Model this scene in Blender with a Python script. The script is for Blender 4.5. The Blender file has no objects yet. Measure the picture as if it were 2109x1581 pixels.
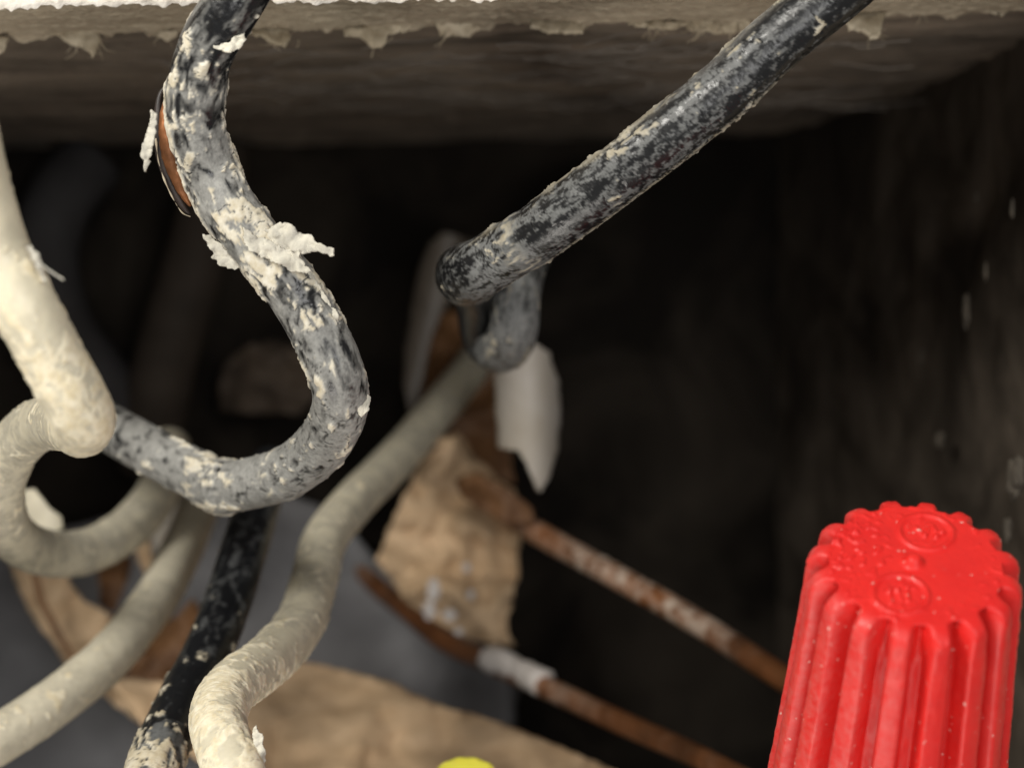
import bpy, math, random
import numpy as np
from mathutils import Vector
from mathutils.geometry import delaunay_2d_cdt
random.seed(4)
S = bpy.context.scene
COL = S.collection
MM = 0.001
KX = 36.0 / 80.0          # sensor / lens

# ---------------------------------------------------------------- camera, light, exposure
cam_d = bpy.data.cameras.new('camera')
cam = bpy.data.objects.new('camera', cam_d); COL.objects.link(cam)
cam_d.lens = 80; cam_d.sensor_width = 36; cam_d.clip_start = 0.005; cam_d.clip_end = 10
cam.location = (0, 0, 0); cam.rotation_euler = (math.radians(90), 0, 0)
cam_d.dof.use_dof = True; cam_d.dof.focus_distance = 0.133; cam_d.dof.aperture_fstop = 36
cam_d.dof.aperture_blades = 0
S.camera = cam
W = bpy.data.worlds.new('World'); S.world = W; W.use_nodes = True
W.node_tree.nodes['Background'].inputs[0].default_value = (1.0, 0.985, 0.95, 1)
W.node_tree.nodes['Background'].inputs[1].default_value = 0.20

def area(name, loc, aim, size, power, col):
    L = bpy.data.lights.new(name, 'AREA'); L.shape = 'DISK'; L.size = size * MM
    L.energy = power; L.color = col
    o = bpy.data.objects.new(name, L); COL.objects.link(o)
    o.location = Vector(loc) * MM
    o.rotation_euler = (Vector(aim) - Vector(loc)).to_track_quat('-Z', 'Y').to_euler()
    return o
area('window_light', (-170, -70, 150), (-30, 140, 0), 110, 0.95, (1, .965, .89))
area('room_light', (110, -330, 10), (0, 160, 0), 260, 1.15, (1, 0.985, .96))
area('low_fill', (-45, 60, -200), (0, 160, 20), 100, 0.20, (1, .94, .86))  # added lamp from below, brightens the front of the box ceiling
S.view_settings.view_transform = 'Standard'
S.view_settings.look = 'None'
S.view_settings.exposure = 0; S.view_settings.gamma = 1
S.view_settings.use_curve_mapping = False
S.render.engine = 'CYCLES'
S.cycles.use_denoising = True

# ---------------------------------------------------------------- helpers
def at(px, py, d):
    """a pixel of the 2109 x 1581 photograph at a distance d (mm) -> point in mm"""
    return np.array([(px - 1054.5) / 2109 * KX * d, d, (790.5 - py) / 2109 * KX * d])

_rs = np.random.RandomState(7)
_perm = _rs.permutation(256); _perm = np.concatenate([_perm, _perm, _perm])
_g = _rs.normal(size=(256, 3)); _g /= np.linalg.norm(_g, axis=1)[:, None]
def pn(P):
    P = np.asarray(P, float)
    I = np.floor(P).astype(int); F = P - I
    U = F * F * F * (F * (F * 6 - 15) + 10)
    I &= 255
    out = 0
    for dx in (0, 1):
        wx = U[:, 0] if dx else 1 - U[:, 0]
        for dy in (0, 1):
            wy = U[:, 1] if dy else 1 - U[:, 1]
            for dz in (0, 1):
                wz = U[:, 2] if dz else 1 - U[:, 2]
                h = _perm[_perm[_perm[(I[:, 0] + dx) & 255] + ((I[:, 1] + dy) & 255)] + ((I[:, 2] + dz) & 255)]
                G = _g[h]
                dot = G[:, 0] * (F[:, 0] - dx) + G[:, 1] * (F[:, 1] - dy) + G[:, 2] * (F[:, 2] - dz)
                out = out + wx * wy * wz * dot
    return out * 1.5
def fbm(P, o=4, lac=2.03, gain=.5):
    a = 1; t = 0; P = np.asarray(P, float)
    for i in range(o):
        t = t + a * pn(P + 17.3 * i); P = P * lac; a *= gain
    return t
def ss(a, b, x):
    t = np.clip((x - a) / (b - a), 0, 1); return t * t * (3 - 2 * t)
def warp(P, amt, sc):
    return P + amt * np.stack([pn(P * sc + 5.1), pn(P * sc + 31.7), pn(P * sc + 77.7)], 1)

def tag(o, label=None, cat=None, group=None, kind=None):
    if label: o['label'] = label
    if cat: o['category'] = cat
    if group: o['group'] = group
    if kind: o['kind'] = kind
    return o
def empty(name, loc, label, cat, group=None):
    o = bpy.data.objects.new(name, None); COL.objects.link(o)
    o.location = Vector(loc) * MM; o.empty_display_size = .005
    return tag(o, label, cat, group)

def mesh(name, V, F, mat, parent=None, attrs=None, smooth=True):
    V = np.asarray(V, float) * MM
    if parent is not None: base = np.array(parent.location)
    else: base = (V.min(0) + V.max(0)) / 2
    if parent is not None and parent.parent is not None:
        base = base + np.array(parent.parent.location)
    me = bpy.data.meshes.new(name)
    me.from_pydata((V - base).tolist(), [], [tuple(int(i) for i in f) for f in F])
    if smooth: me.polygons.foreach_set('use_smooth', [True] * len(me.polygons))
    for k, a in (attrs or {}).items():
        A = me.attributes.new(k, 'FLOAT', 'POINT'); A.data.foreach_set('value', np.asarray(a, np.float32))
    me.materials.append(mat); me.update()
    o = bpy.data.objects.new(name, me); COL.objects.link(o)
    if parent is not None: o.parent = parent
    else: o.location = base
    return o

def spline(pts, step):
    """Catmull-Rom through rows of pts (first 3 columns are xyz mm), evenly resampled"""
    P = np.asarray(pts, float)
    P = np.vstack([2 * P[0] - P[1], P, 2 * P[-1] - P[-2]])
    out = []
    for i in range(1, len(P) - 2):
        p0, p1, p2, p3 = P[i - 1], P[i], P[i + 1], P[i + 2]
        for t in np.linspace(0, 1, 40, endpoint=False):
            out.append(.5 * ((2 * p1) + (-p0 + p2) * t + (2 * p0 - 5 * p1 + 4 * p2 - p3) * t * t + (-p0 + 3 * p1 - 3 * p2 + p3) * t ** 3))
    out.append(P[-2]); out = np.array(out)
    L = np.concatenate([[0], np.cumsum(np.linalg.norm(np.diff(out[:, :3], axis=0), axis=1))])
    n = max(4, int(L[-1] / step)); s = np.linspace(0, L[-1], n)
    R = np.stack([np.interp(s, L, out[:, k]) for k in range(out.shape[1])], 1)
    return R, s

def tube(name, pts, r, mat, fn=None, parent=None, step=.08, nseg=72, raw=False, ends=(1, 1)):
    """pts rows: px, py, depth, keys...   r in mm (number, or 'key' index function)"""
    rows = [list(p[:3]) + list(p[3:]) if raw else list(at(*p[:3])) + list(p[3:]) for p in pts]
    R, s = spline(rows, step)
    C, K = R[:, :3], R[:, 3:]
    # light smoothing of the centre line
    for _ in range(int(.5 / step)):
        C[1:-1] = (C[:-2] + 2 * C[1:-1] + C[2:]) / 4
    T = np.gradient(C, axis=0); T /= np.linalg.norm(T, axis=1)[:, None]
    n = len(C); A = np.zeros((n, 3))
    a = np.cross(T[0], [0, 1, 0]); a /= np.linalg.norm(a); A[0] = a
    for i in range(1, n):
        a = A[i - 1] - T[i] * np.dot(A[i - 1], T[i]); A[i] = a / np.linalg.norm(a)
    B = np.cross(T, A)
    th = np.linspace(0, 2 * math.pi, nseg, endpoint=False)
    N = A[:, None, :] * np.cos(th)[None, :, None] + B[:, None, :] * np.sin(th)[None, :, None]
    rr = r(s / s[-1]) if callable(r) else np.full(n, float(r))
    Nf = N.reshape(-1, 3); sf = np.repeat(s, nseg); rf = np.repeat(rr, nseg)
    Cf = np.repeat(C, nseg, 0); Kf = np.repeat(K, nseg, 0)
    Q = np.stack([sf, rf * np.tile(np.cos(th), n), rf * np.tile(np.sin(th), n)], 1)
    attrs = {}; disp = 0
    if fn: disp, attrs = fn(Q, Nf, sf, Kf)
    V = Cf + Nf * (rf + disp)[:, None]
    i = np.arange(n - 1)[:, None] * nseg; j = np.arange(nseg)[None, :]; j2 = (j + 1) % nseg
    F = np.stack([i + j, i + j2, i + nseg + j2, i + nseg + j], 2).reshape(-1, 4).tolist()
    V = V.tolist(); nv = len(V)
    if ends[0]: F.append(list(range(nseg))[::-1] if False else [k for k in range(nseg - 1, -1, -1)])
    if ends[1]: F.append([nv - nseg + k for k in range(nseg)])
    return mesh(name, V, F, mat, parent, attrs)

def rough(poly, amt, sub=6, seed=0, sc=.03):
    """polygon in px with a torn outline"""
    P = np.asarray(poly, float); out = []
    for i in range(len(P)):
        a, b = P[i], P[(i + 1) % len(P)]
        m = max(2, int(np.linalg.norm(b - a) / sub))
        for t in np.linspace(0, 1, m, endpoint=False): out.append(a + (b - a) * t)
    out = np.array(out)
    Q = np.stack([out[:, 0] * sc, out[:, 1] * sc, np.full(len(out), seed * 3.3)], 1)
    out[:, 0] += amt * fbm(Q, 3); out[:, 1] += amt * fbm(Q + 50, 3)
    return out
def sheet(name, poly, dfn, mat, parent=None, thick=.25, grid=8, amt=4, seed=0, attrs_fn=None, sub=6, sc=.03):
    """torn sheet: outline seen in px, depth from dfn(x, y) in mm, real thickness"""
    O = rough(poly, amt, sub, seed, sc)
    x0, y0 = O.min(0); x1, y1 = O.max(0)
    gx, gy = np.meshgrid(np.arange(x0, x1, grid), np.arange(y0, y1, grid))
    G = np.stack([gx.ravel(), gy.ravel()], 1) + _rs.uniform(-.25, .25, (gx.size, 2)) * grid
    n = len(O)
    co = [Vector(p) for p in np.vstack([O, G])]
    v, e, f, *_ = delaunay_2d_cdt(co, [(i, (i + 1) % n) for i in range(n)], [list(range(n))], 1, 1e-4)
    P = np.array([list(p) for p in v])
    used = sorted({i for t in f for i in t}); mp = {k: i for i, k in enumerate(used)}
    P = P[used]; f = [[mp[i] for i in t] for t in f]
    D = dfn(P[:, 0], P[:, 1])
    V = np.stack([(P[:, 0] - 1054.5) / 2109 * KX * D, D, (790.5 - P[:, 1]) / 2109 * KX * D], 1)
    o = mesh(name, V, f, mat, parent, attrs_fn(P) if attrs_fn else None)
    m = o.modifiers.new('thickness', 'SOLIDIFY'); m.thickness = thick * MM; m.offset = 0
    return o
def crumple(d0, gx=0, gy=0, amt=1.0, sc=.012, seed=0, cx=1054, cy=790, fold=0):
    def f(x, y):
        Q = np.stack([x * sc, y * sc, np.full(len(x), seed * 7.7)], 1)
        r = amt * fbm(Q, 3)
        if fold: r = r + fold * np.abs(pn(Q * .8 + 9)) + .35 * fold * np.abs(pn(Q * 2.1 + 3)) + .12 * fold * np.abs(pn(Q * 5 + 13))
        return d0 + gx * (x - cx) + gy * (y - cy) + r
    return f

# ---------------------------------------------------------------- materials
def mat_new(name):
    m = bpy.data.materials.new(name); m.use_nodes = True
    nt = m.node_tree; b = nt.nodes['Principled BSDF']
    return m, nt, b
class NB:
    def __init__(s, nt): s.nt = nt; s.tc = nt.nodes.new('ShaderNodeTexCoord')
    def map(s, scale):
        m = s.nt.nodes.new('ShaderNodeMapping'); s.nt.links.new(s.tc.outputs['Object'], m.inputs[0])
        m.inputs['Scale'].default_value = scale if isinstance(scale, (tuple, list)) else (scale,) * 3
        return m.outputs[0]
    def noise(s, scale, detail=4, rough=.55, dist=0):
        n = s.nt.nodes.new('ShaderNodeTexNoise'); s.nt.links.new(s.map(scale), n.inputs['Vector'])
        n.inputs['Scale'].default_value = 1; n.inputs['Detail'].default_value = detail
        n.inputs['Roughness'].default_value = rough; n.inputs['Distortion'].default_value = dist
        return n.outputs['Fac']
    def ramp(s, fac, stops):
        r = s.nt.nodes.new('ShaderNodeValToRGB'); s.nt.links.new(fac, r.inputs[0])
        e = r.color_ramp.elements
        while len(e) < len(stops): e.new(.5)
        for el, (p, c) in zip(e, stops):
            el.position = p; el.color = (*c, 1) if not isinstance(c, (int, float)) else (c, c, c, 1)
        return r.outputs[0]
    def mix(s, fac, a, b):
        m = s.nt.nodes.new('ShaderNodeMix'); m.data_type = 'RGBA'
        for inp, v in ((m.inputs['Factor'], fac), (m.inputs[6], a), (m.inputs[7], b)):
            if hasattr(v, 'is_output'): s.nt.links.new(v, inp)
            elif isinstance(v, (int, float)): inp.default_value = v
            else: inp.default_value = (*v, 1)
        return m.outputs[2]
    def math(s, op, a, b=0, clamp=False):
        m = s.nt.nodes.new('ShaderNodeMath'); m.operation = op; m.use_clamp = clamp
        for inp, v in ((m.inputs[0], a), (m.inputs[1], b)):
            if hasattr(v, 'is_output'): s.nt.links.new(v, inp)
            else: inp.default_value = v
        return m.outputs[0]
    def attr(s, name):
        a = s.nt.nodes.new('ShaderNodeAttribute'); a.attribute_name = name; return a.outputs['Fac']
    def bump(s, h, dist, strength=1):
        b = s.nt.nodes.new('ShaderNodeBump'); b.inputs['Distance'].default_value = dist * MM
        b.inputs['Strength'].default_value = strength; s.nt.links.new(h, b.inputs['Height'])
        return b.outputs[0]
L = lambda nt, a, b: nt.links.new(a, b)

def m_wire(name, base, film, crust, rough0=.35, sub=0):
    m, nt, b = mat_new(name); n = NB(nt)
    fine = n.noise(4200, 4, .65)
    f = n.math('MULTIPLY', n.attr('film'), n.ramp(fine, [(.32, .68), (.58, 1.0)]), True)
    tone = n.noise(600, 3, .6)
    basec = n.mix(n.ramp(tone, [(.35, 0), (.7, 1)]), base, tuple(c * .78 for c in base))
    filmc = n.mix(n.ramp(n.noise(1500, 4, .6), [(.35, 0), (.65, 1)]), film, tuple(c * .7 for c in film))
    crc = n.mix(n.ramp(n.noise(1700, 4, .6), [(.3, 0), (.7, 1)]), crust, tuple(c * t for c, t in zip(crust, (.74, .68, .56))))
    c = n.mix(f, basec, filmc)
    cr = n.attr('crust')
    c = n.mix(cr, c, crc)
    L(nt, c, b.inputs['Base Color'])
    L(nt, n.math('ADD', n.math('MULTIPLY', n.math('MAXIMUM', f, cr), .5), rough0, True), b.inputs['Roughness'])
    L(nt, n.bump(n.noise(2600, 5, .6), .035, .7), b.inputs['Normal'])
    if sub:
        b.inputs['Subsurface Weight'].default_value = sub
        b.inputs['Subsurface Radius'].default_value = (1, .8, .5); b.inputs['Subsurface Scale'].default_value = .0006
    return m
M_BLACK = m_wire('black_insulation', (.010, .0103, .0115), (.385, .38, .355), (.74, .70, .60), .24)
M_BLACK_F = m_wire('scuffed_black_insulation', (.009, .0092, .010), (.20, .203, .198), (.42, .39, .32), .28)
M_BLACK2 = m_wire('charcoal_insulation', (.008, .009, .011), (.15, .155, .155), (.60, .55, .44), .36)
M_WHITE = m_wire('cream_insulation', (.73, .665, .50), (.47, .43, .335), (.84, .775, .61), .36, .15)
M_WHITE2 = m_wire('dirty_white_insulation', (.66, .605, .47), (.50, .455, .35), (.76, .70, .55), .45, .1)

def m_simple(name, c1, c2, scale, rough=.8, bumpd=.05, bscale=1500, lo=.35, hi=.65, detail=5, aniso=None, metallic=0, spec=.5):
    m, nt, b = mat_new(name); n = NB(nt)
    L(nt, n.mix(n.ramp(n.noise(aniso or scale, detail, .6, .6), [(lo, 0), (hi, 1)]), c1, c2), b.inputs['Base Color'])
    b.inputs['Roughness'].default_value = rough; b.inputs['Metallic'].default_value = metallic
    b.inputs['Specular IOR Level'].default_value = spec
    L(nt, n.bump(n.noise(bscale, 5, .6), bumpd), b.inputs['Normal'])
    return m
M_PLASTER = m_simple('plaster_crust', (.72, .68, .57), (.36, .34, .30), 700, .9, .10, 1500, .38, .68)
M_FACE = m_simple('painted_wall_face', (.80, .76, .70), (.62, .57, .50), 300, .85, .35, 700)
M_GYPS = m_simple('gypsum_cut', (.45, .385, .285), (.29, .235, .165), 160, .95, .3, 700, aniso=(160, 700, 700))
M_TORN = m_simple('torn_paper', (.55, .48, .36), (.34, .28, .19), 500, .95, .08, 1500)
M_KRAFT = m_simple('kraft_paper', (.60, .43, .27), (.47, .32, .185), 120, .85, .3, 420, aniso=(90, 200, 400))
M_KRAFT_D = m_simple('brown_shaded_paper', (.20, .095, .035), (.10, .045, .018), 150, .7, .1, 700)  # brown paper; its dark tone also paints the shade on kraft behind the hook
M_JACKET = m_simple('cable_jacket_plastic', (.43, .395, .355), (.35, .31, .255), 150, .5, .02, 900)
M_GREY = m_simple('grey_box_plastic', (.20, .196, .20), (.10, .097, .10), 90, .6, .06, 400)
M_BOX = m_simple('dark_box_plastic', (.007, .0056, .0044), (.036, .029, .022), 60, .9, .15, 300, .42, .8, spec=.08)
M_STRAND = m_simple('dusty_fibre', (.35, .31, .25), (.22, .19, .15), 500, .9)
# dusty underside of the box
M_DUST, nt, b = mat_new('dusty_box_ceiling'); n = NB(nt)
c = n.mix(n.ramp(n.noise((35, 160, 160), 6, .65, 1.2), [(.36, 0), (.68, 1)]), (.08, .063, .047), (.30, .24, .182))
c = n.mix(n.ramp(n.noise((220, 1100, 700), 4, .6, .8), [(.56, 0), (.75, .35)]), c, (.32, .28, .23))
L(nt, c, b.inputs['Base Color']); b.inputs['Roughness'].default_value = .95
L(nt, n.bump(n.noise(500, 5, .6), .3), b.inputs['Normal'])
# side wall with specks
M_SIDE, nt, b = mat_new('speckled_side_wall'); n = NB(nt)
c = n.mix(n.ramp(n.noise(70, 5, .6, .6), [(.4, 0), (.72, 1)]), (.030, .024, .0185), (.11, .089, .069))
c = n.mix(n.ramp(n.noise((150, 150, 90), 2, .5), [(.66, 0), (.76, .4)]), c, (.12, .10, .08))
L(nt, c, b.inputs['Base Color']); b.inputs['Roughness'].default_value = .9; b.inputs['Specular IOR Level'].default_value = .1
L(nt, n.bump(n.noise(300, 5, .6), .3), b.inputs['Normal'])
# copper, bare and tarnished with plaster specks
def m_copper(name, lo, hi, bright=1.0):
    m, nt, b = mat_new(name); n = NB(nt)
    c = n.mix(n.ramp(n.noise(300, 5, .6), [(.35, 0), (.7, 1)]), (.27 * bright, .105 * bright, .038 * bright), (.095 * bright, .038 * bright, .015 * bright))
    sp = n.math('MULTIPLY', n.ramp(n.noise(750, 4, .65), [(lo, 0), (hi, 1)]), n.attr('crust'))
    c = n.mix(n.math('MULTIPLY', sp, n.ramp(n.noise(330, 3, .6), [(.36, .1), (.6, .95)])), c, (.46, .38, .31))
    L(nt, c, b.inputs['Base Color'])
    L(nt, n.math('SUBTRACT', .55, sp, True), b.inputs['Metallic'])
    b.inputs['Roughness'].default_value = .5
    L(nt, n.bump(n.noise(900, 4, .6), .06), b.inputs['Normal'])
    return m
M_COPPER = m_copper('tarnished_copper', .40, .56)
M_COPPER_N = m_copper('bare_copper', .9, .95, 1.15)
M_PAINTED = m_simple('white_paint_blob', (.58, .54, .51), (.46, .42, .39), 400, .6)
# red plastic of the connector
def m_nut(name, c0, c1, dust_sheen):
    m, nt, b = mat_new(name); n = NB(nt)
    c = n.mix(n.ramp(n.noise(500, 3), [(.3, 0), (.7, 1)]), c0, c1)
    d = n.math('MULTIPLY', n.ramp(n.noise(2200, 5, .65), [(.35, .1), (.85, 1)]), n.math('MULTIPLY', n.attr('dusty'), .42), True)  # faint dust, also paints the pinkish sheen on the left lobes
    c = n.mix(d, c, dust_sheen)
    c = n.mix(n.ramp(n.noise(2600, 2, .5), [(.70, 0), (.74, .8)]), c, (.72, .50, .44))
    L(nt, c, b.inputs['Base Color'])
    L(nt, n.ramp(n.noise(1500, 4), [(.3, .40), (.7, .58)]), b.inputs['Roughness'])
    b.inputs['Specular IOR Level'].default_value = .38
    b.inputs['Subsurface Weight'].default_value = .10
    b.inputs['Subsurface Radius'].default_value = (1, .15, .1); b.inputs['Subsurface Scale'].default_value = .0009
    L(nt, n.bump(n.noise(1600, 4, .55), .018), b.inputs['Normal'])
    return m
M_RED = m_nut('red_plastic', (.70, .017, .013), (.62, .011, .010), (.58, .25, .23))
M_YEL = m_nut('yellow_plastic', (.90, .84, .10), (.84, .76, .07), (.8, .78, .5))

# ---------------------------------------------------------------- wall and box
ZL = lambda x: np.interp(x, [-60, -34, -10, 0, 14, 26, 40, 80], [22.9, 23.0, 23.4, 23.75, 23.8, 24.3, 24.9, 25.2])
def grid(nx, ny, fn):
    u, v = np.meshgrid(np.linspace(0, 1, nx), np.linspace(0, 1, ny))
    V = fn(u.ravel(), v.ravel())
    F = [(j * nx + i, j * nx + i + 1, (j + 1) * nx + i + 1, (j + 1) * nx + i) for j in range(ny - 1) for i in range(nx - 1)]
    return V, F
wall = empty('drywall_panel', (0, 145, 24), 'pale drywall with a rough cut lower edge above the dark box', 'drywall')
def f_edge(u, v):          # underside of the cut
    x = -50 + 100 * u; y = 139 + 11 * v
    Q = np.stack([x, y, 0 * x], 1)
    edge = ss(.82, 1, v)
    z = ZL(x) + .18 * fbm(Q * .5, 4) + .16 * fbm(Q * [1.2, 3, 1], 4) - edge * .75 * np.clip(fbm(Q * [.33, .1, 1] + 3, 4) - .02, 0, 1) * 1.2
    z = z + ss(.12, 0, v) * .3 * fbm(Q * 1.2 + 8, 3)
    return np.stack([x, y + 0 * x, z], 1)
V, F = grid(700, 90, f_edge); mesh('cut_edge', V, F, M_GYPS, wall)
def f_face(u, v):
    x = -50 + 100 * u; h = 30 * v ** 2
    Q = np.stack([x, 0 * x, h], 1)
    z0 = f_edge(u, np.zeros_like(v))[:, 2]
    lip = np.clip(np.exp(-h / .6), 0, 1)
    return np.stack([x, 139 - .5 * (1 - lip) - .35 * fbm(Q * .8, 4) * ss(0, .6, h) - .15, z0 + h - .15], 1)
V, F = grid(500, 60, f_face); mesh('painted_face', V, F, M_FACE, wall)
def slab(x0, x1, y0, y1, z0, z1):
    V = [(x, y, z) for x in (x0, x1) for y in (y0, y1) for z in (z0, z1)]
    F = [(0, 1, 3, 2), (4, 6, 7, 5), (0, 4, 5, 1), (2, 3, 7, 6), (0, 2, 6, 4), (1, 5, 7, 3)]
    return V, F
def joined(slabs):
    V = []; F = []
    for s in slabs:
        v, f = slab(*s); k = len(V); V += v; F += [tuple(i + k for i in q) for q in f]
    return V, F
V, F = joined([(-130, -62, 139, 150, -60, 120), (42, 130, 139, 150, -60, 120), (-61.9, 41.9, 139, 150, -120, -48), (-61.9, 41.9, 141, 150, 26.5, 120)])
mesh('panel_body', V, F, M_GYPS, wall, smooth=False)

box = empty('electrical_box', (-10, 216, -12), 'dark recessed electrical box with a dusty ceiling behind the wires', 'electrical box')
def f_top(u, v):
    x = -64 + 108 * u; y = 149.5 + 68.5 * v
    Q = np.stack([x, y, 0 * x], 1)
    return np.stack([x, y, ZL(x) + .9 - 1.3 * v - .35 * fbm(Q * [.1, .35, 1], 4) + .1 * fbm(Q * .9, 3)], 1)
V, F = grid(300, 160, f_top); mesh('ceiling_panel', V, F, M_DUST, box)
def f_back(u, v):
    x = -64 + 108 * u; z = -50 + 76 * v
    Q = np.stack([x, 0 * x, z], 1)
    return np.stack([x, 217 + .8 * fbm(Q * .12, 4), z], 1)
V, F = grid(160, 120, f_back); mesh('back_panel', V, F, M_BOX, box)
def f_right(u, v):
    y = 150.5 + 66 * u; z = -50 + 76 * v
    Q = np.stack([0 * y, y, z], 1)
    return np.stack([38.5 - 13 * ((y - 150) / 66) ** 2.2 + .5 * fbm(Q * .15, 4), y, z], 1)
V, F = grid(120, 120, f_right); mesh('side_panel', V, F, M_SIDE, box)
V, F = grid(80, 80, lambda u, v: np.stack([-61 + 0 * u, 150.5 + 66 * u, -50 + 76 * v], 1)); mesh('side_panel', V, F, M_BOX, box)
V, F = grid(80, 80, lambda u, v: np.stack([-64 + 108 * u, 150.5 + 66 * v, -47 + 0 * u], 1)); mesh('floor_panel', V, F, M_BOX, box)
V, F = joined([(-66, 46, 222, 224, -52, 30), (-66, -64.5, 151, 222, -52, 30), (42.5, 46, 151, 222, -52, 30), (-64.4, 42.4, 151, 221.9, -52, -49), (-64.4, 42.4, 151, 221.9, 28, 30)])
mesh('outer_shell', V, F, M_BOX, box, smooth=False)
# added grey flap: a paler colour for the lighter area low in the back
def d_flap(x, y):
    Q = np.stack([x * .004, y * .004, 0 * x], 1)
    return 209 - .012 * (y - 1100) + 2.2 * pn(Q) + 9 * ss(760, 1080, x) ** 2
sheet('grey_flap', [(-60, 1130), (90, 1100), (330, 1040), (540, 1000), (700, 1060), (790, 1170), (960, 1290), (1060, 1400), (1050, 1490), (900, 1640), (-60, 1660)],
      d_flap, M_GREY, box, 1.2, 22, 3, 3)
# a few dried plaster blobs on the side wall
def blob(name, px, py, d, rp, mat, parent=None, seed=0, sq=(1, .35, 1)):
    V = []; F = []; nu, nv = 28, 18
    for j in range(nv + 1):
        for i in range(nu):
            t = math.pi * j / nv; p = 2 * math.pi * i / nu
            V.append((math.sin(t) * math.cos(p), math.sin(t) * math.sin(p), math.cos(t)))
    V = np.array(V); r = rp * KX * d / 2109
    V = V * (1 + .45 * fbm(V * 1.3 + seed * 3.1, 3))[:, None] * np.array(sq) * r + at(px, py, d)
    F = [(j * nu + i, j * nu + (i + 1) % nu, (j + 1) * nu + (i + 1) % nu, (j + 1) * nu + i) for j in range(nv) for i in range(nu)]
    return mesh(name, V, F, mat, parent)
M_SPECK = m_simple('old_plaster_speck', (.085, .070, .052), (.045, .037, .028), 400, .9)
for i, (px, py, d, r, s) in enumerate([(2092, 985, 154, 34, (.5, 1, 1.2)), (1990, 640, 170, 14, (.4, 1, 2.4)), (1895, 735, 190, 14, (.6, 1, 1.1)), (2085, 430, 158, 9, (.5, 1, 2)), (1770, 760, 214, 16, (1, .4, 1)),
                                       (2030, 560, 164, 9, (.4, 1, 2)), (1935, 905, 180, 16, (.5, 1, 1)), (2075, 1090, 158, 16, (.5, 1, 1.6)), (1840, 1000, 200, 22, (.6, 1, 1.2)), (2010, 405, 168, 8, (.5, 1, 1))]):
    blob('plaster_speck', px, py, d, r, M_SPECK, box, i, s)

# torn paper scraps and fibres along the cut
def scrap(poly, d, seed, amt=5, par=wall):
    cx = sum(p[0] for p in poly) / len(poly); cy = min(p[1] for p in poly)
    def f(x, y): 
        Q = np.stack([x * .03, y * .03, np.full(len(x), seed * 3.)], 1)
        return d + .03 * (y - cy) * math.sin(seed * 2.1) + .5 * fbm(Q, 3)
    return sheet('torn_paper', poly, f, M_TORN, par, .3, 6, amt, seed, sub=4, sc=.06)
for i, p in enumerate([
    [(100, 60), (200, 60), (205, 85), (190, 118), (172, 100), (150, 92), (125, 80)],
    [(310, 62), (370, 62), (345, 86), (325, 74)],
    [(505, 60), (590, 55), (600, 80), (585, 100), (560, 85), (525, 74)],
    [(705, 60), (860, 45), (830, 66), (800, 72), (785, 95), (765, 100), (745, 78), (715, 74)],
    [(898, 45), (990, 45), (985, 60), (965, 76), (935, 72), (905, 72)],
    [(1095, 44), (1210, 44), (1200, 66), (1165, 70), (1120, 66), (1095, 56)],
    [(1290, 48), (1420, 46), (1390, 62), (1340, 60)],
    [(1400, 40), (1540, 34), (1560, 60), (1480, 68), (1420, 62)],
    [(1740, 40), (1790, 8), (1835, 5), (1820, 45), (1812, 76), (1795, 78), (1778, 62), (1750, 62)],
    [(1870, -10), (1935, -10), (1930, 22), (1905, 30), (1885, 16)],
    [(1940, -10), (2120, -15), (2110, 4), (2075, 12), (2065, 34), (2035, 28), (2010, 12), (1950, 10)],
    [(-10, 78), (18, 80), (10, 106), (-10, 112)]]):
    scrap(p, 149.2, i)
def strands(name, specs, mat, parent=None, rad=.035):
    V = []; F = []
    for pts in specs:
        R, s = spline([list(at(*p)) for p in pts], .4)
        T = np.gradient(R, axis=0); T /= np.linalg.norm(T, axis=1)[:, None]
        a = np.cross(T, [0, 1, .01]); a /= np.linalg.norm(a, axis=1)[:, None]; b_ = np.cross(T, a)
        k = len(V); m = 6
        for i in range(len(R)):
            for j in range(m):
                t = 2 * math.pi * j / m; V.append(R[i] + rad * (a[i] * math.cos(t) + b_[i] * math.sin(t)))
        for i in range(len(R) - 1):
            for j in range(m):
                F.append((k + i * m + j, k + i * m + (j + 1) % m, k + (i + 1) * m + (j + 1) % m, k + (i + 1) * m + j))
    return mesh(name, V, F, mat, parent)
sp = []
for cx, cy, k in ((180, 95, 9), (585, 85, 5), (780, 85, 4), (1440, 62, 12), (1500, 60, 10), (1350, 60, 5), (1790, 66, 5), (1890, 25, 6), (945, 70, 3), (350, 80, 3)):
    for _ in range(k):
        x = cx + random.uniform(-30, 30); y = cy - random.uniform(0, 15); a = random.uniform(-1.2, 1.2); l = random.uniform(14, 44)
        sp.append([(x, y, 149), (x + l * .4 * math.sin(a) + random.uniform(-6, 6), y + l * .4, 149.5), (x + l * math.sin(a), y + l * math.cos(a) * .9, 150.5 + random.random())])
tag(strands('paper_fibre', sp, M_TORN, wall, .03), kind='stuff')
sp = []
for _ in range(110):
    x = random.uniform(300, 1750); y = random.uniform(90, 230); l = random.uniform(80, 330); a = random.uniform(-.42, .18)
    if 60 < y:
        d = .1536 * 150 / ((790 - y) / 2109 * KX) - 1.2
        pts = []
        for t in (0, .3, .65, 1):
            yy = y + l * t * a * .5 + random.uniform(-9, 9)
            pts.append((x + l * t, yy, min(d, 24.0 / ((790 - yy) / 2109 * KX) - .8)))
        sp.append(pts)
tag(strands('cobweb', sp, m_simple('cobweb_dust', (.24, .21, .18), (.15, .13, .11), 300, .95), None, .045), 'grey dusty cobweb strands clinging under the box ceiling', 'cobweb', kind='stuff')

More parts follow.
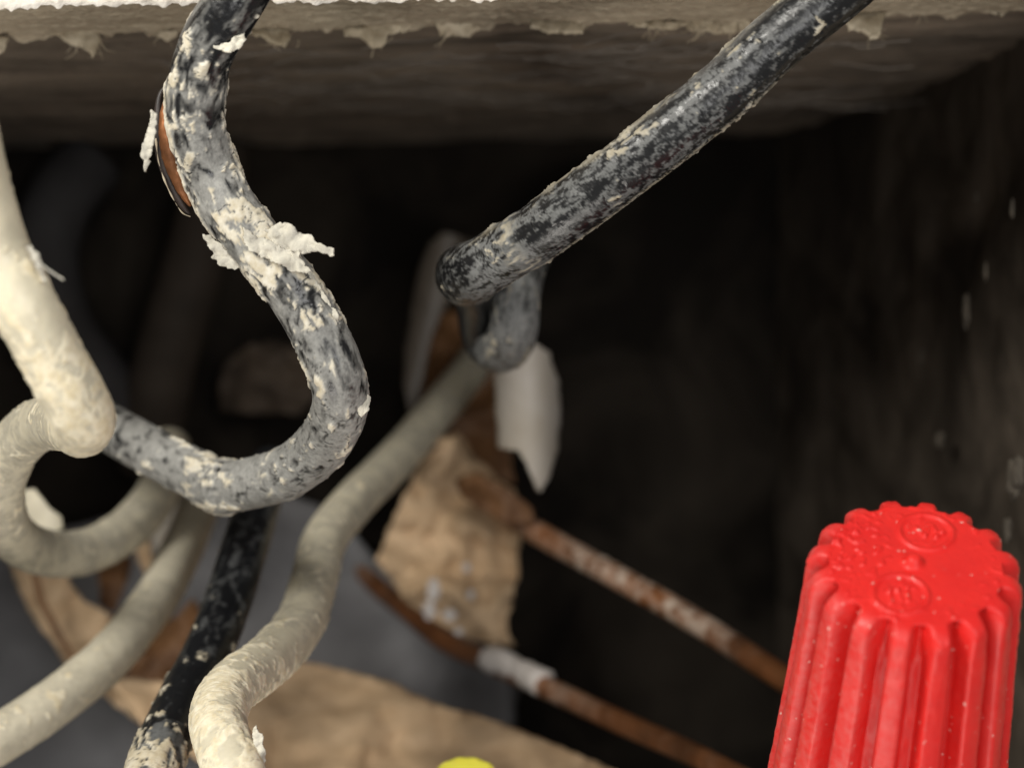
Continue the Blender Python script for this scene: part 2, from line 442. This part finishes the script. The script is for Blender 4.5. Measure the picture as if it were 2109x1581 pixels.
# ---------------------------------------------------------------- wires
def fn_black(seed=0, rings=(), lump=1.0, swirl=1.0, seam=None, edge=None, thr=0.0, grain=.2):
    def fn(Q, N, s, K):
        film, crust = K[:, 0], K[:, 1]
        P = Q + seed * 41.3
        n1 = fbm(P * [.45, .7, .7], 3); Wp = warp(P * [.62, 1.35, 1.35], .9 * swirl, .9)
        n2 = fbm(Wp, 3); fine = fbm(warp(P * 3.6, .8, 1.3), 3)
        crack = ss(.05, .015, np.abs(pn(warp(P * [.55, 1.1, 1.1], .9, 1.1) + 11))) * ss(-.1, .3, n1 + .1)
        up = N[:, 2] * .5 - N[:, 0] * .25
        base = crust - .66 + n1 * .5 + n2 * .55 + .12 * up
        c = ss(.0, .14, base + fine * .09) * (1 - crack)
        cd = ss(-.04, .26, base)
        f = ss(-.34 - thr * .5, .30 - thr * .1, n2 * .95 + fine * grain + film * 1.25 - .85) * (.35 + .65 * film) * (1 - .85 * crack)
        disp = (cd * (.055 + .05 * np.clip(n2, -.3, 1)) + c * .03 * (1 + fine)) * lump + .03 * n1 + (.006 + .02 * grain) * fine * film + .03 * n2 * film - .05 * crack
        if seam is not None:
            d = N @ np.array(seam); g = ss(.965, .995, d + .008 * fine) * ss(.25, .5, film)
            disp = disp + .05 * g; c = np.maximum(c, .75 * g * ss(-.4, .1, fine))
        if edge is not None:
            d = N @ np.array(edge); g = ss(.84, .95, d + .08 * n2 + .05 * fine) * ss(-.05, .25, n1) * ss(42, 30, s) * ss(.2, .5, film)
            disp = disp + .05 * g; c = np.maximum(c, .6 * g)
        for s0, w, a in rings:
            g = np.exp(-((s - s0 - .6 * pn(P * .5)) / w) ** 2)
            disp = disp + a * g; f = np.maximum(f, np.clip(g * .9, 0, 1) * ss(-.5, .2, n2 + .2)); c = np.maximum(c, g * ss(.1, .4, n2))
        if K.shape[1] > 2: disp = disp + K[:, 2]
        return disp, {'film': np.clip(f, 0, 1), 'crust': np.clip(c, 0, 1)}
    return fn
def fn_white(seed=0, flake=1.0):
    def fn(Q, N, s, K):
        film, crust = K[:, 0], K[:, 1]
        P = Q + seed * 29.1
        n1 = fbm(P * .45, 3); Wp = warp(P * [1.0, 1.1, 1.1], .9, .9)
        n2 = fbm(Wp, 4); sm = fbm(P * 3.5, 2)
        crack = ss(.05, .012, np.abs(pn(warp(P * [1.9, .75, .75], 1.1, .9) + 7))) * ss(.42, .75, crust + .15 * n1)
        base = crust - .55 + n2 * .62 + n1 * .3
        c = ss(.0, .07, base) * (1 - .6 * crack)
        f = np.clip(film * (.45 + .9 * ss(-.35, .4, n1 + .7 * n2)), 0, 1)
        disp = ss(-.02, .09, base) * .05 * flake + .025 * n1 + c * .02 * sm * flake - .06 * crack * flake
        return disp, {'film': np.maximum(f, .8 * crack), 'crust': c}
    return fn
RW = 1.66
# left black wire
A = empty('black_wire', at(430, 300, 130), 'black wire with split insulation and flaking white plaster, curling at the left', 'wire')
tube('insulation', [(640, -260, 128, .1, 0), (560, -120, 128, .2, .1), (478, 10, 128, .35, .22), (425, 100, 129, .42, .40), (405, 180, 130, .5, .42), (405, 265, 131, .75, .60), (433, 350, 132, .92, .58),
                    (470, 425, 132, .97, .62), (525, 500, 132, .97, .80), (560, 540, 132, .9, .95), (606, 600, 132, .7, .58), (655, 682, 132, .75, .45), (692, 765, 132, .85, .40), (700, 838, 134, .97, .34),
                    (665, 912, 138, .97, .28), (592, 972, 142, .97, .30), (500, 998, 146, .97, .44), (448, 1000, 148, 1, .62), (395, 972, 150.5, .97, .40), (305, 925, 155, .85, .2), (225, 880, 162, .6, .1), (150, 835, 172, .4, 0), (110, 780, 190, .3, 0)],
     RW, M_BLACK, fn_black(1, ((14.2, .5, .06), (26.7, .35, .06), (45.9, .5, .08), (53, .9, .12)), 1.15, 1, None, None, .3), A, .06, 96)
tube('copper_conductor', [(352, 186, 131.2, 0), (344, 222, 130.9, 0), (342, 268, 131.0, 0), (350, 322, 131.4, 0), (371, 380, 132, 0), (393, 424, 132.6, 0)], lambda t: .10 + .36 * np.sin(np.pi * np.clip(t, 0, 1)) ** .6, M_COPPER_N,
     lambda Q, N, s, K: (.05 * fbm(Q * 2, 3), {'crust': K[:, 0]}), A, .1, 32)
M_LIP = m_simple('dark_insulation_edge', (.012, .008, .007), (.03, .02, .016), 800, .5)
tube('split_edge', [(338, 180, 131.5), (328, 205, 131.5), (326, 270, 131.6), (334, 330, 132), (354, 385, 132.4), (380, 430, 132.8), (392, 440, 133)], lambda t: .05 + .27 * np.sin(np.pi * t) ** .5, M_LIP, None, A, .1, 16)
tube('split_edge', [(321, 285, 131.3), (327, 335, 131.6), (346, 388, 132), (373, 436, 132.5), (392, 446, 133)], lambda t: .03 + .022 * np.sin(t * 31) + .02 * np.sin(t * 13 + 1), M_TORN, None, A, .1, 12)
def flake(poly, d, seed, amt=5, g=(0, 0), par=A, mat=M_PLASTER, name='plaster_flake', th=.15):
    cx = sum(p[0] for p in poly) / len(poly); cy = sum(p[1] for p in poly) / len(poly)
    return sheet(name, poly, crumple(d, g[0], g[1],   .35, .028, seed, cx, cy, .4), mat, par, th, 3, amt, seed, sub=3, sc=.08)
flake([(312, 228), (322, 232), (321, 262), (318, 290), (310, 318), (306, 340), (301, 354), (297, 345), (297, 328), (290, 320), (293, 300), (303, 270)], 127.5, 1, 4)
flake([(540, 480), (575, 458), (600, 462), (612, 478), (640, 485), (652, 500), (688, 512), (690, 524), (680, 528), (650, 516), (622, 522), (598, 514), (570, 522), (545, 510)], 129.5, 2, 4, (-.012, 0))
flake([(418, 482), (440, 490), (470, 520), (492, 552), (480, 556), (455, 545), (438, 528), (430, 508)], 130.6, 3, 5)
flake([(446, 168), (458, 180), (463, 198), (455, 208), (442, 214), (436, 190)], 129.5, 4, 3)
flake([(500, 470), (560, 500), (615, 520), (640, 560), (600, 560), (570, 540), (540, 530), (505, 510)], 129.7, 6, 7)
flake([(750, 805), (763, 820), (758, 846), (742, 858), (735, 835)], 132.3, 7, 3)
flake([(432, 82), (470, 88), (500, 70), (508, 82), (495, 100), (475, 108), (440, 100)], 127.2, 8, 4)
flake([(610, 545), (640, 560), (690, 640), (700, 668), (680, 660), (650, 615), (625, 585)], 130.9, 10, 6)

# left white wire that hooks round behind itself
B = empty('white_wire', at(60, 600, 118), 'thick cream wire at far left, hooking back into a greyer loop', 'wire')
tube('insulation', [(-125, -60, 112, .1, .2), (-100, 120, 113, .1, .2), (-68, 290, 114, .1, .25), (-40, 410, 115, .15, .25), (0, 530, 116, .2, .3), (50, 628, 116, .25, .4), (103, 730, 117, .5, .60), (148, 812, 118, .7, .70), (170, 858, 120, .7, .68),
                    (166, 878, 127, .6, .35), (132, 868, 136, .9, .2), (72, 880, 143, 1, .15), (20, 935, 147, 1, .15), (-2, 1020, 150, 1, .2), (22, 1098, 155, 1, .15), (85, 1136, 161, 1, .1), (165, 1138, 166, 1, .1), (240, 1105, 171, 1, .05),  # higher film keys make the loop behind greyer and darker
                    (300, 1050, 177, .7, 0), (335, 990, 184, .7, 0), (350, 920, 192, .7, 0)],
     RW + .02, M_WHITE, fn_white(2, 1.0), B, .07, 96)
strands('loose_hair', [[(55, 508, 115.0), (75, 535, 114.8), (100, 556, 114.6), (131, 576, 114.5)]], M_PLASTER, B, .05)
flake([(60, 505), (78, 520), (84, 545), (95, 575), (88, 580), (74, 545), (62, 525)], 114.8, 22, 4, (0, 0), B)

# white wire running out at the lower left
C = tube('white_wire', [(-120, 1590, 146, .5, .2), (-20, 1532, 149, .5, .25), (120, 1440, 154, .5, .3), (232, 1345, 160, .6, .2), (315, 1240, 168, .7, .1), (365, 1150, 177, .8, 0), (402, 1065, 187, .9, 0), (422, 1000, 197, .9, 0), (440, 1010, 212, .9, 0)],
         RW, M_WHITE2, fn_white(3, .8), None, .12, 64)
tag(C, 'smooth dirty white wire curving down to the lower left corner', 'wire')
# black wire going down in the middle
D = tube('black_wire', [(560, 960, 175, .15, 0), (530, 1040, 168, .3, 0), (500, 1140, 161, .4, 0), (465, 1250, 156, .5, .1), (425, 1350, 151, .35, .1), (378, 1440, 146, .15, .1), (345, 1510, 142, .3, .3), (325, 1560, 139, .95, .75), (300, 1640, 136, .95, .7)],
         RW, M_BLACK2, fn_black(4, (), 1.2), None, .08, 72)
tag(D, 'charcoal black wire running down between two white wires, plaster at its foot', 'wire')
# centre white wire
E = empty('white_wire', at(640, 1200, 158), 'long bent grey white wire with cracked plaster on its lower elbow', 'wire')
tube('insulation', [(1040, 660, 214, .8, 0), (968, 762, 205, .85, 0), (865, 890, 193, .85, 0), (790, 972, 184, .85, 0), (728, 1035, 176, .8, .1), (670, 1110, 167, .75, .25), (645, 1200, 159, .75, .2), (617, 1285, 151, .7, .25),
                    (555, 1358, 144, .65, .38), (482, 1412, 138, .6, .5), (450, 1470, 134, .5, .75), (460, 1530, 131, .5, .7), (492, 1610, 129, .5, .6), (520, 1680, 128, .5, .6)],
     RW, M_WHITE, fn_white(5, 1.1), E, .07, 84)
flake([(525, 1490), (540, 1515), (548, 1560), (545, 1600), (530, 1600), (528, 1550), (518, 1520)], 129.5, 31, 5, (0, 0), E)
# right black wire: comes in from the upper right and hooks back into a small U
Fw = tube('black_wire', [(1960, -210, 127, .1, 0, 0), (1840, -115, 128, .15, .1, 0), (1710, -5, 129, .3, .12, 0), (1600, 85, 129.5, .32, .24, 0), (1500, 178, 130, .54, .28, 0), (1345, 303, 131, .56, .2, 0), (1193, 418, 133, .52, .15, 0), (1100, 484, 135, .66, .25, 0), (1038, 522, 137, .8, .32, .03),
                         (992, 550, 138.5, .6, .15, .08), (970, 562, 141.5, .45, .1, .22), (962, 566, 146, .3, 0, .32), (966, 570, 151, .2, 0, .12), (980, 590, 158, .05, 0, -.08), (988, 640, 164, .02, 0, -.05), (998, 690, 167, .05, 0, 0), (1020, 716, 166, .6, 0, 0), (1044, 712, 162, .95, .12, 0), (1059, 672, 158, 1, .3, .03), (1062, 615, 158, 1, .3, .05), (1074, 560, 160, .8, .2, 0), (1105, 500, 167, .3, 0, 0), (1170, 450, 182, .2, 0, 0), (1260, 380, 204, .2, 0, 0)],
          lambda t: RW + .06 - .1 * ss(.5, .7, t), M_BLACK_F, fn_black(6, ((31.5, .5, .06),), .8, 1.5, (.62, -.12, -.775), (-.62, -.12, .775), 0, .8), None, .06, 96)
tag(Fw, 'thick scuffed black wire slanting from the upper right, hooked at its end', 'wire')

# ---------------------------------------------------------------- jackets, papers, copper
def d_half(cx0, cy0, cx1, cy1, half, d0, bulge, slope=0):
    def f(x, y):
        t = (y - cy0) / (cy1 - cy0); c = cx0 + (cx1 - cx0) * t
        u = np.clip((x - c) / half, -1, 1)
        return d0 - bulge * np.sqrt(np.clip(1 - u * u, 0, 1)) + slope * (y - cy0)
    return f
tag(sheet('cable_jacket', [(1050, 690), (1095, 700), (1125, 725), (1142, 775), (1146, 860), (1140, 925), (1128, 975), (1110, 1012), (1098, 985), (1086, 955), (1070, 926), (1034, 922), (1030, 850), (1026, 780), (1036, 720)],
          d_half(1085, 700, 1090, 1000, 64, 185, 4.6, .006), M_JACKET, None, .7, 7, 4, 2), 'torn white cable jacket hanging below the small black hook', 'cable jacket')
tag(sheet('cable_jacket', [(318, 985), (350, 975), (400, 985), (395, 1060), (370, 1110), (340, 1150), (326, 1152), (316, 1110), (310, 1050)],
          d_half(350, 980, 345, 1150, 52, 197, 2.5, .0), M_JACKET, None, .6, 8, 3, 5), 'pale pink white jacket tip behind the lower left white wire', 'cable jacket')
tag(sheet('cable_jacket', [(40, 1010), (70, 1005), (90, 1030), (125, 1066), (128, 1090), (100, 1098), (70, 1075), (48, 1050)],
          d_half(80, 1000, 100, 1100, 52, 172, 2.0, .0), M_WHITE2, None, .5, 7, 2, 6), 'small white jacket stub inside the greyer loop at the left', 'cable jacket')
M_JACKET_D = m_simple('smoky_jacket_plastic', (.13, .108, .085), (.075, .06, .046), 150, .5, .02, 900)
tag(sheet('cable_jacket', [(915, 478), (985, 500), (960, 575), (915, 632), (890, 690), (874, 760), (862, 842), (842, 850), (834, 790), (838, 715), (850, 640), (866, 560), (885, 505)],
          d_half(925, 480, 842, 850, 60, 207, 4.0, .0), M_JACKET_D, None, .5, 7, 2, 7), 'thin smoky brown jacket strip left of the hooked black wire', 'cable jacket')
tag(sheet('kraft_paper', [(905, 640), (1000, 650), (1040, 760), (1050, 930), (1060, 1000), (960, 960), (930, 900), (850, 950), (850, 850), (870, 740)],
          crumple(210, 0, -.004, 3, .008, 11, 950, 800, 4), M_KRAFT_D, None, .3, 12, 5, 11), 'kraft paper with shade painted in dark brown behind the hooked black wire', 'paper')
K = empty('kraft_paper', at(930, 1100, 196), 'crumpled tan kraft paper with white paint spots in the middle', 'paper')
sheet('paper_sheet', [(890, 905), (940, 892), (985, 950), (1060, 1010), (1072, 1090), (1066, 1180), (1040, 1290), (1062, 1332), (1010, 1328), (950, 1310), (880, 1268), (830, 1226), (780, 1150), (800, 1100), (850, 985)],
      crumple(199, 0, -.012, 2.6, .009, 12, 930, 1100, 5), M_KRAFT, K, .3, 8, 7, 12)
sheet('paper_fold', [(945, 985), (980, 975), (1040, 1000), (1100, 1055), (1090, 1080), (1040, 1075), (985, 1045), (950, 1015)],
      crumple(192, -.02, 0, 1.2, .01, 13, 1020, 1030, 3), M_KRAFT_D, K, .3, 8, 5, 13)
sheet('paper_fold', [(905, 900), (950, 905), (975, 985), (945, 1020), (900, 1000), (870, 985)],
      crumple(193, .03, 0, 1.2, .01, 14, 920, 960, 3), M_KRAFT, K, .3, 8, 5, 14)
for i, (x, y, w, h) in enumerate([(893, 1215, 12, 22), (884, 1255, 13, 18), (961, 1168, 9, 9), (970, 1224, 9, 9), (925, 1268, 14, 11), (945, 1300, 10, 8)]):
    blob('paint_spot', x, y, 193.5, 10, M_PAINTED, K, i, (w / 10, .25, h / 10))
tag(sheet('kraft_paper', [(18, 1140), (130, 1140), (140, 1195), (170, 1235), (232, 1268), (215, 1320), (250, 1400), (310, 1500), (240, 1450), (144, 1374), (76, 1282), (40, 1220)],
          crumple(192, .0, -.01, 1.6, .008, 15, 130, 1300, 3), M_KRAFT, None, .3, 10, 4, 15), 'tan kraft paper tongue curling under the greyer loop, bottom left', 'paper')
tag(sheet('kraft_paper', [(60, 1165), (76, 1165), (90, 1230), (125, 1300), (165, 1370), (158, 1378), (115, 1310), (78, 1240)],
          crumple(188, 0, -.01, .4, .008, 16, 130, 1300), M_KRAFT_D, None, .2, 7, 1, 16), 'narrow brown paper sliver lying on the left tan paper tongue', 'paper')
tag(sheet('kraft_paper', [(225, 1395), (330, 1405), (430, 1420), (520, 1390), (620, 1362), (700, 1378), (800, 1405), (900, 1452), (1010, 1482), (1130, 1530), (1300, 1600), (1300, 1700), (600, 1700), (420, 1570), (300, 1500)],
          crumple(186, .0, -.05, 2.2, .006, 17, 800, 1400, 3), M_KRAFT, None, .35, 12, 4, 17), 'broad creased tan kraft paper sloping along the bottom edge', 'paper')
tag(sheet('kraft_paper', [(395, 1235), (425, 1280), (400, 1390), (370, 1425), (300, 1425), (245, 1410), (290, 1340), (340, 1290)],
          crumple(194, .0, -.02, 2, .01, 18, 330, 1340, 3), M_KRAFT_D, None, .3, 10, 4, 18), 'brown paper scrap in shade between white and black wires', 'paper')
tag(sheet('kraft_paper', [(268, 1085), (300, 1080), (312, 1130), (318, 1175), (300, 1185), (284, 1150)],
          crumple(196, .0, 0, 1, .01, 19, 290, 1130), M_KRAFT, None, .3, 8, 3, 19), 'small tan paper strip left of the pink white jacket tip', 'paper')
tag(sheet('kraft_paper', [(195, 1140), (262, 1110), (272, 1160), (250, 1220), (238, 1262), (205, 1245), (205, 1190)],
          crumple(199, .0, 0, 1.5, .012, 20, 230, 1200, 3), M_KRAFT_D, None, .3, 8, 4, 20), 'dark brown paper scrap behind the rim of the greyer loop', 'paper')
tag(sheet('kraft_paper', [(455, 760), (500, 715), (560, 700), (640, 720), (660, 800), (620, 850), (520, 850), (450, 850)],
          crumple(212, .0, 0, 2.5, .008, 21, 550, 780, 4), m_simple('shaded_paper', (.08, .056, .036), (.05, .035, .024), 200), None, .3, 12, 5, 21), 'dim brown paper lump seen through the curl of black wire', 'paper')  # kraft crumple with the shade put into its dark brown

def fn_cu(Q, N, s, K):
    n = fbm(Q * 1.6, 3)
    return .05 * n * K[:, 0] + .015 * fbm(Q * 3 + 8, 2), {'crust': K[:, 0]}
G1 = empty('copper_wire', at(1060, 1385, 190), 'bare copper wire with a white paint collar, the lower one', 'wire', 'bare copper ground wires')
tube('conductor', [(660, 1080, 212, .2), (710, 1140, 210, .3), (775, 1205, 207, .2), (845, 1262, 202, 0), (909, 1316, 198, 0), (1003, 1362, 192, .2), (1117, 1412, 185, .5), (1269, 1482, 176, .15), (1421, 1550, 168, .1), (1560, 1620, 160, .2)],
     0.88, M_COPPER, fn_cu, G1, .12, 40)
tube('paint_collar', [(1004, 1355, 191.4), (1040, 1366, 189.6), (1085, 1388, 187), (1118, 1406, 184.6)], lambda t: 1.06 + .08 * np.sin(t * 9), M_PAINTED, lambda Q, N, s, K: (.16 * fbm(Q * .8, 4), {}), G1, .1, 40)
G2 = tube('copper_wire', [(880, 930, 206, .2), (945, 985, 203, .2), (1020, 1040, 199, .3), (1117, 1102, 193, .8), (1250, 1176, 186, 1.0), (1370, 1243, 181, 1.0), (1459, 1296, 177, 1), (1500, 1322, 175, .5), (1607, 1392, 169, 0), (1760, 1490, 160, 0), (1900, 1600, 152, 0)],
          0.97, M_COPPER, fn_cu, None, .12, 40)
tag(G2, 'bare copper wire crusted with pinkish plaster specks, passing behind the red connector', 'wire', 'bare copper ground wires')

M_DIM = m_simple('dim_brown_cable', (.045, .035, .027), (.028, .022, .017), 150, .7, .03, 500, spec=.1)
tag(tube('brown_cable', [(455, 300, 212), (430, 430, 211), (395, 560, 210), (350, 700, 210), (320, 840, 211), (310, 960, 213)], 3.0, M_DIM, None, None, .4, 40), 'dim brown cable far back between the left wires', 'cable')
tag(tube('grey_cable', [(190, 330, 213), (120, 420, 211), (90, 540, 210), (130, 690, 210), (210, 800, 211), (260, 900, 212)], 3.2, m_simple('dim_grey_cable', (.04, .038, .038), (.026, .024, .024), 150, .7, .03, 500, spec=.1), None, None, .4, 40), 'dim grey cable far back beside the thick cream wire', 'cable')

# ---------------------------------------------------------------- twist-on connectors
def nut(name, top, axis, R0, R1, length, nrib, mat, label, detail=True, spin=0):
    o = empty(name, top - np.array(axis) * length, label, 'wire connector')
    ax = np.array(axis, float); ax /= np.linalg.norm(ax)
    side = np.cross(ax, [0, 1, 0]); side /= np.linalg.norm(side); fr = np.cross(side, ax)   # fr points to the back
    nth = nrib * 26 if detail else nrib * 14
    th = np.linspace(0, 2 * math.pi, nth, endpoint=False)
    rows = []       # r, h, rib amount
    for r in np.linspace(.0, .80, 70 if detail else 16): rows.append((r * R0, -.02 * r * R0, 0))
    for a in np.linspace(0, math.pi / 2, 18)[1:]:
        rows.append((R0 * (.80 + .20 * math.sin(a)), -R0 * (.016 + .17 * (1 - math.cos(a))), min(1, math.sin(a) * 1.25)))
    for t in np.linspace(0, 1, 110 if detail else 40)[1:]:
        rows.append((R0 + (R1 - R0) * t ** 1.05, -R0 * .186 - (length - R0 * .186) * t, 1))
    V = []; dust_sheen = []
    ph = (th * nrib / (2 * math.pi) + spin) % 1.0
    tri = np.abs(ph - .5) * 2            # 0 at the lobe centre, 1 at the groove
    gro0 = ss(.46, .66, tri); gror = ss(.25, 1.0, tri) ** 1.3
    lobe = np.sqrt(np.clip(1 - (tri / .62) ** 2 * .45, 0, 1))
    for k, (r, h, a) in enumerate(rows):
        mixr = ss(0, 1, np.clip(-h / R0 * 2.2 - .25, 0, 1)); gro = gror * (1 - mixr) + gro0 * mixr
        depth = R0 * (.25 if detail else .03)
        rr = r - a * depth * gro - a * (1 - lobe) * R0 * .06 * (1 - gro)
        hh = np.full(nth, h) - (a * (1 - a) * 4 * .05 * R0 * gro)
        rr = np.maximum(rr, 0)
        P = top + np.outer(hh, ax) + np.outer(rr * np.cos(th), side) - np.outer(rr * np.sin(th), fr)
        Q = np.stack([rr * np.cos(th), rr * np.sin(th), hh], 1)
        if detail:
            w = ss(.2, 1, a) if a else 0
            dz = np.zeros(nth)
            if a == 0:
                X, Y = Q[:, 0] / R0, Q[:, 1] / R0
                for cx, cy, rad in ((.20, .42, .25), (-.16, -.42, .25)):
                    q = np.hypot(X - cx, Y - cy)
                    dz += .15 * np.exp(-((q - rad) / .026) ** 2) + .05 * (q < rad * .8) * np.clip(fbm(np.stack([X * 9, Y * 9, 0 * X + cx], 1), 2) * 2, 0, 1)
                def seg(ax_, ay, bx, by):
                    t_ = np.clip(((X - ax_) * (bx - ax_) + (Y - ay) * (by - ay)) / ((bx - ax_) ** 2 + (by - ay) ** 2), 0, 1)
                    return np.hypot(X - ax_ - t_ * (bx - ax_), Y - ay - t_ * (by - ay))
                for sg in ((.30, .52, .30, .38), (.30, .38, .22, .36), (.22, .36, .20, .50), (.14, .50, .13, .34), (.13, .34, .06, .34),
                           (-.08, -.48, -.14, -.36), (-.14, -.36, -.20, -.48), (-.24, -.34, -.24, -.50), (-.24, -.34, -.31, -.40), (-.31, -.40, -.25, -.43)):
                    dz += .12 * np.exp(-(seg(*sg) / .022) ** 2)
                q = np.hypot(X - .02, Y + .0)
                dz += .50 * np.exp(-(q / .085) ** 4)
                m = ss(.12, .40, X) * ss(.35, -.1, Y)
                dz += .16 * m * ss(.08, .4, pn(np.stack([X * 11, Y * 11, 0 * X], 1)))
                rim = ss(.5, .78, np.hypot(X, Y))
                dz += .08 * rim * ss(.05, .5, pn(np.stack([X * 12, Y * 12, 0 * X + 4], 1)))
            P = P + np.outer(dz, ax)
            n = .035 * fbm(Q * .8, 3) + .025 * fbm(Q * 3, 2) + a * .05 * ss(.1, .5, fbm(Q * [2.2, 2.2, 1.2] + 5, 2)) * ss(6, 2, -hh)
            dr = np.stack([np.cos(th), np.sin(th)], 1)
            P = P + (np.outer(n * dr[:, 0] * a, side) - np.outer(n * dr[:, 1] * a, fr)) + np.outer(.3 * n * (1 - a), ax)
        V.append(P)
        dust_sheen.append(a * (1 - gro) * (.12 + .88 * ss(-.2, .75, np.cos(th))) + .03)  # stronger to the left: sheen of the side light painted with the dust
    nr = len(rows); V = np.concatenate(V); dust_sheen = np.concatenate(dust_sheen)
    F = []
    for k in range(nr - 1):
        b0 = k * nth; b1 = b0 + nth
        F += [(b0 + i, b1 + i, b1 + (i + 1) % nth, b0 + (i + 1) % nth) for i in range(nth)]
    mesh('shell', V, F, mat, o, {'dusty': dust_sheen})
    # skirt at the base
    prof = [(R1, 0), (R1 * 1.14, -.4), (R1 * 1.18, -1.2), (R1 * 1.2, -6), (R1 * 1.12, -6.4), (R1 * .95, -6.3), (R1 * .9, 0)]
    V = []; m = 64
    for r, h in prof:
        for i in range(m):
            t = 2 * math.pi * i / m; V.append(top + ax * (h - length + .2) + r * (side * math.cos(t) - fr * math.sin(t)))
    F = [(k * m + i, (k + 1) * m + i, (k + 1) * m + (i + 1) % m, k * m + (i + 1) % m) for k in range(len(prof) - 1) for i in range(m)]
    mesh('skirt', V, F, mat, o, {'dusty': [0.2] * len(V)})
    return o
nut('wire_connector', at(1886, 1158, 121), np.array([-.01, -.62, .785]), 5.72, 7.75, 30, 16, M_RED, 'red ribbed twist-on wire connector at the lower right', True, .2)
nut('wire_connector', at(960, 1597, 150), (0.02, -.5, .86), 2.3, 3.4, 12, 12, M_YEL, 'yellow twist-on wire connector tip peeking in at the bottom edge', False)
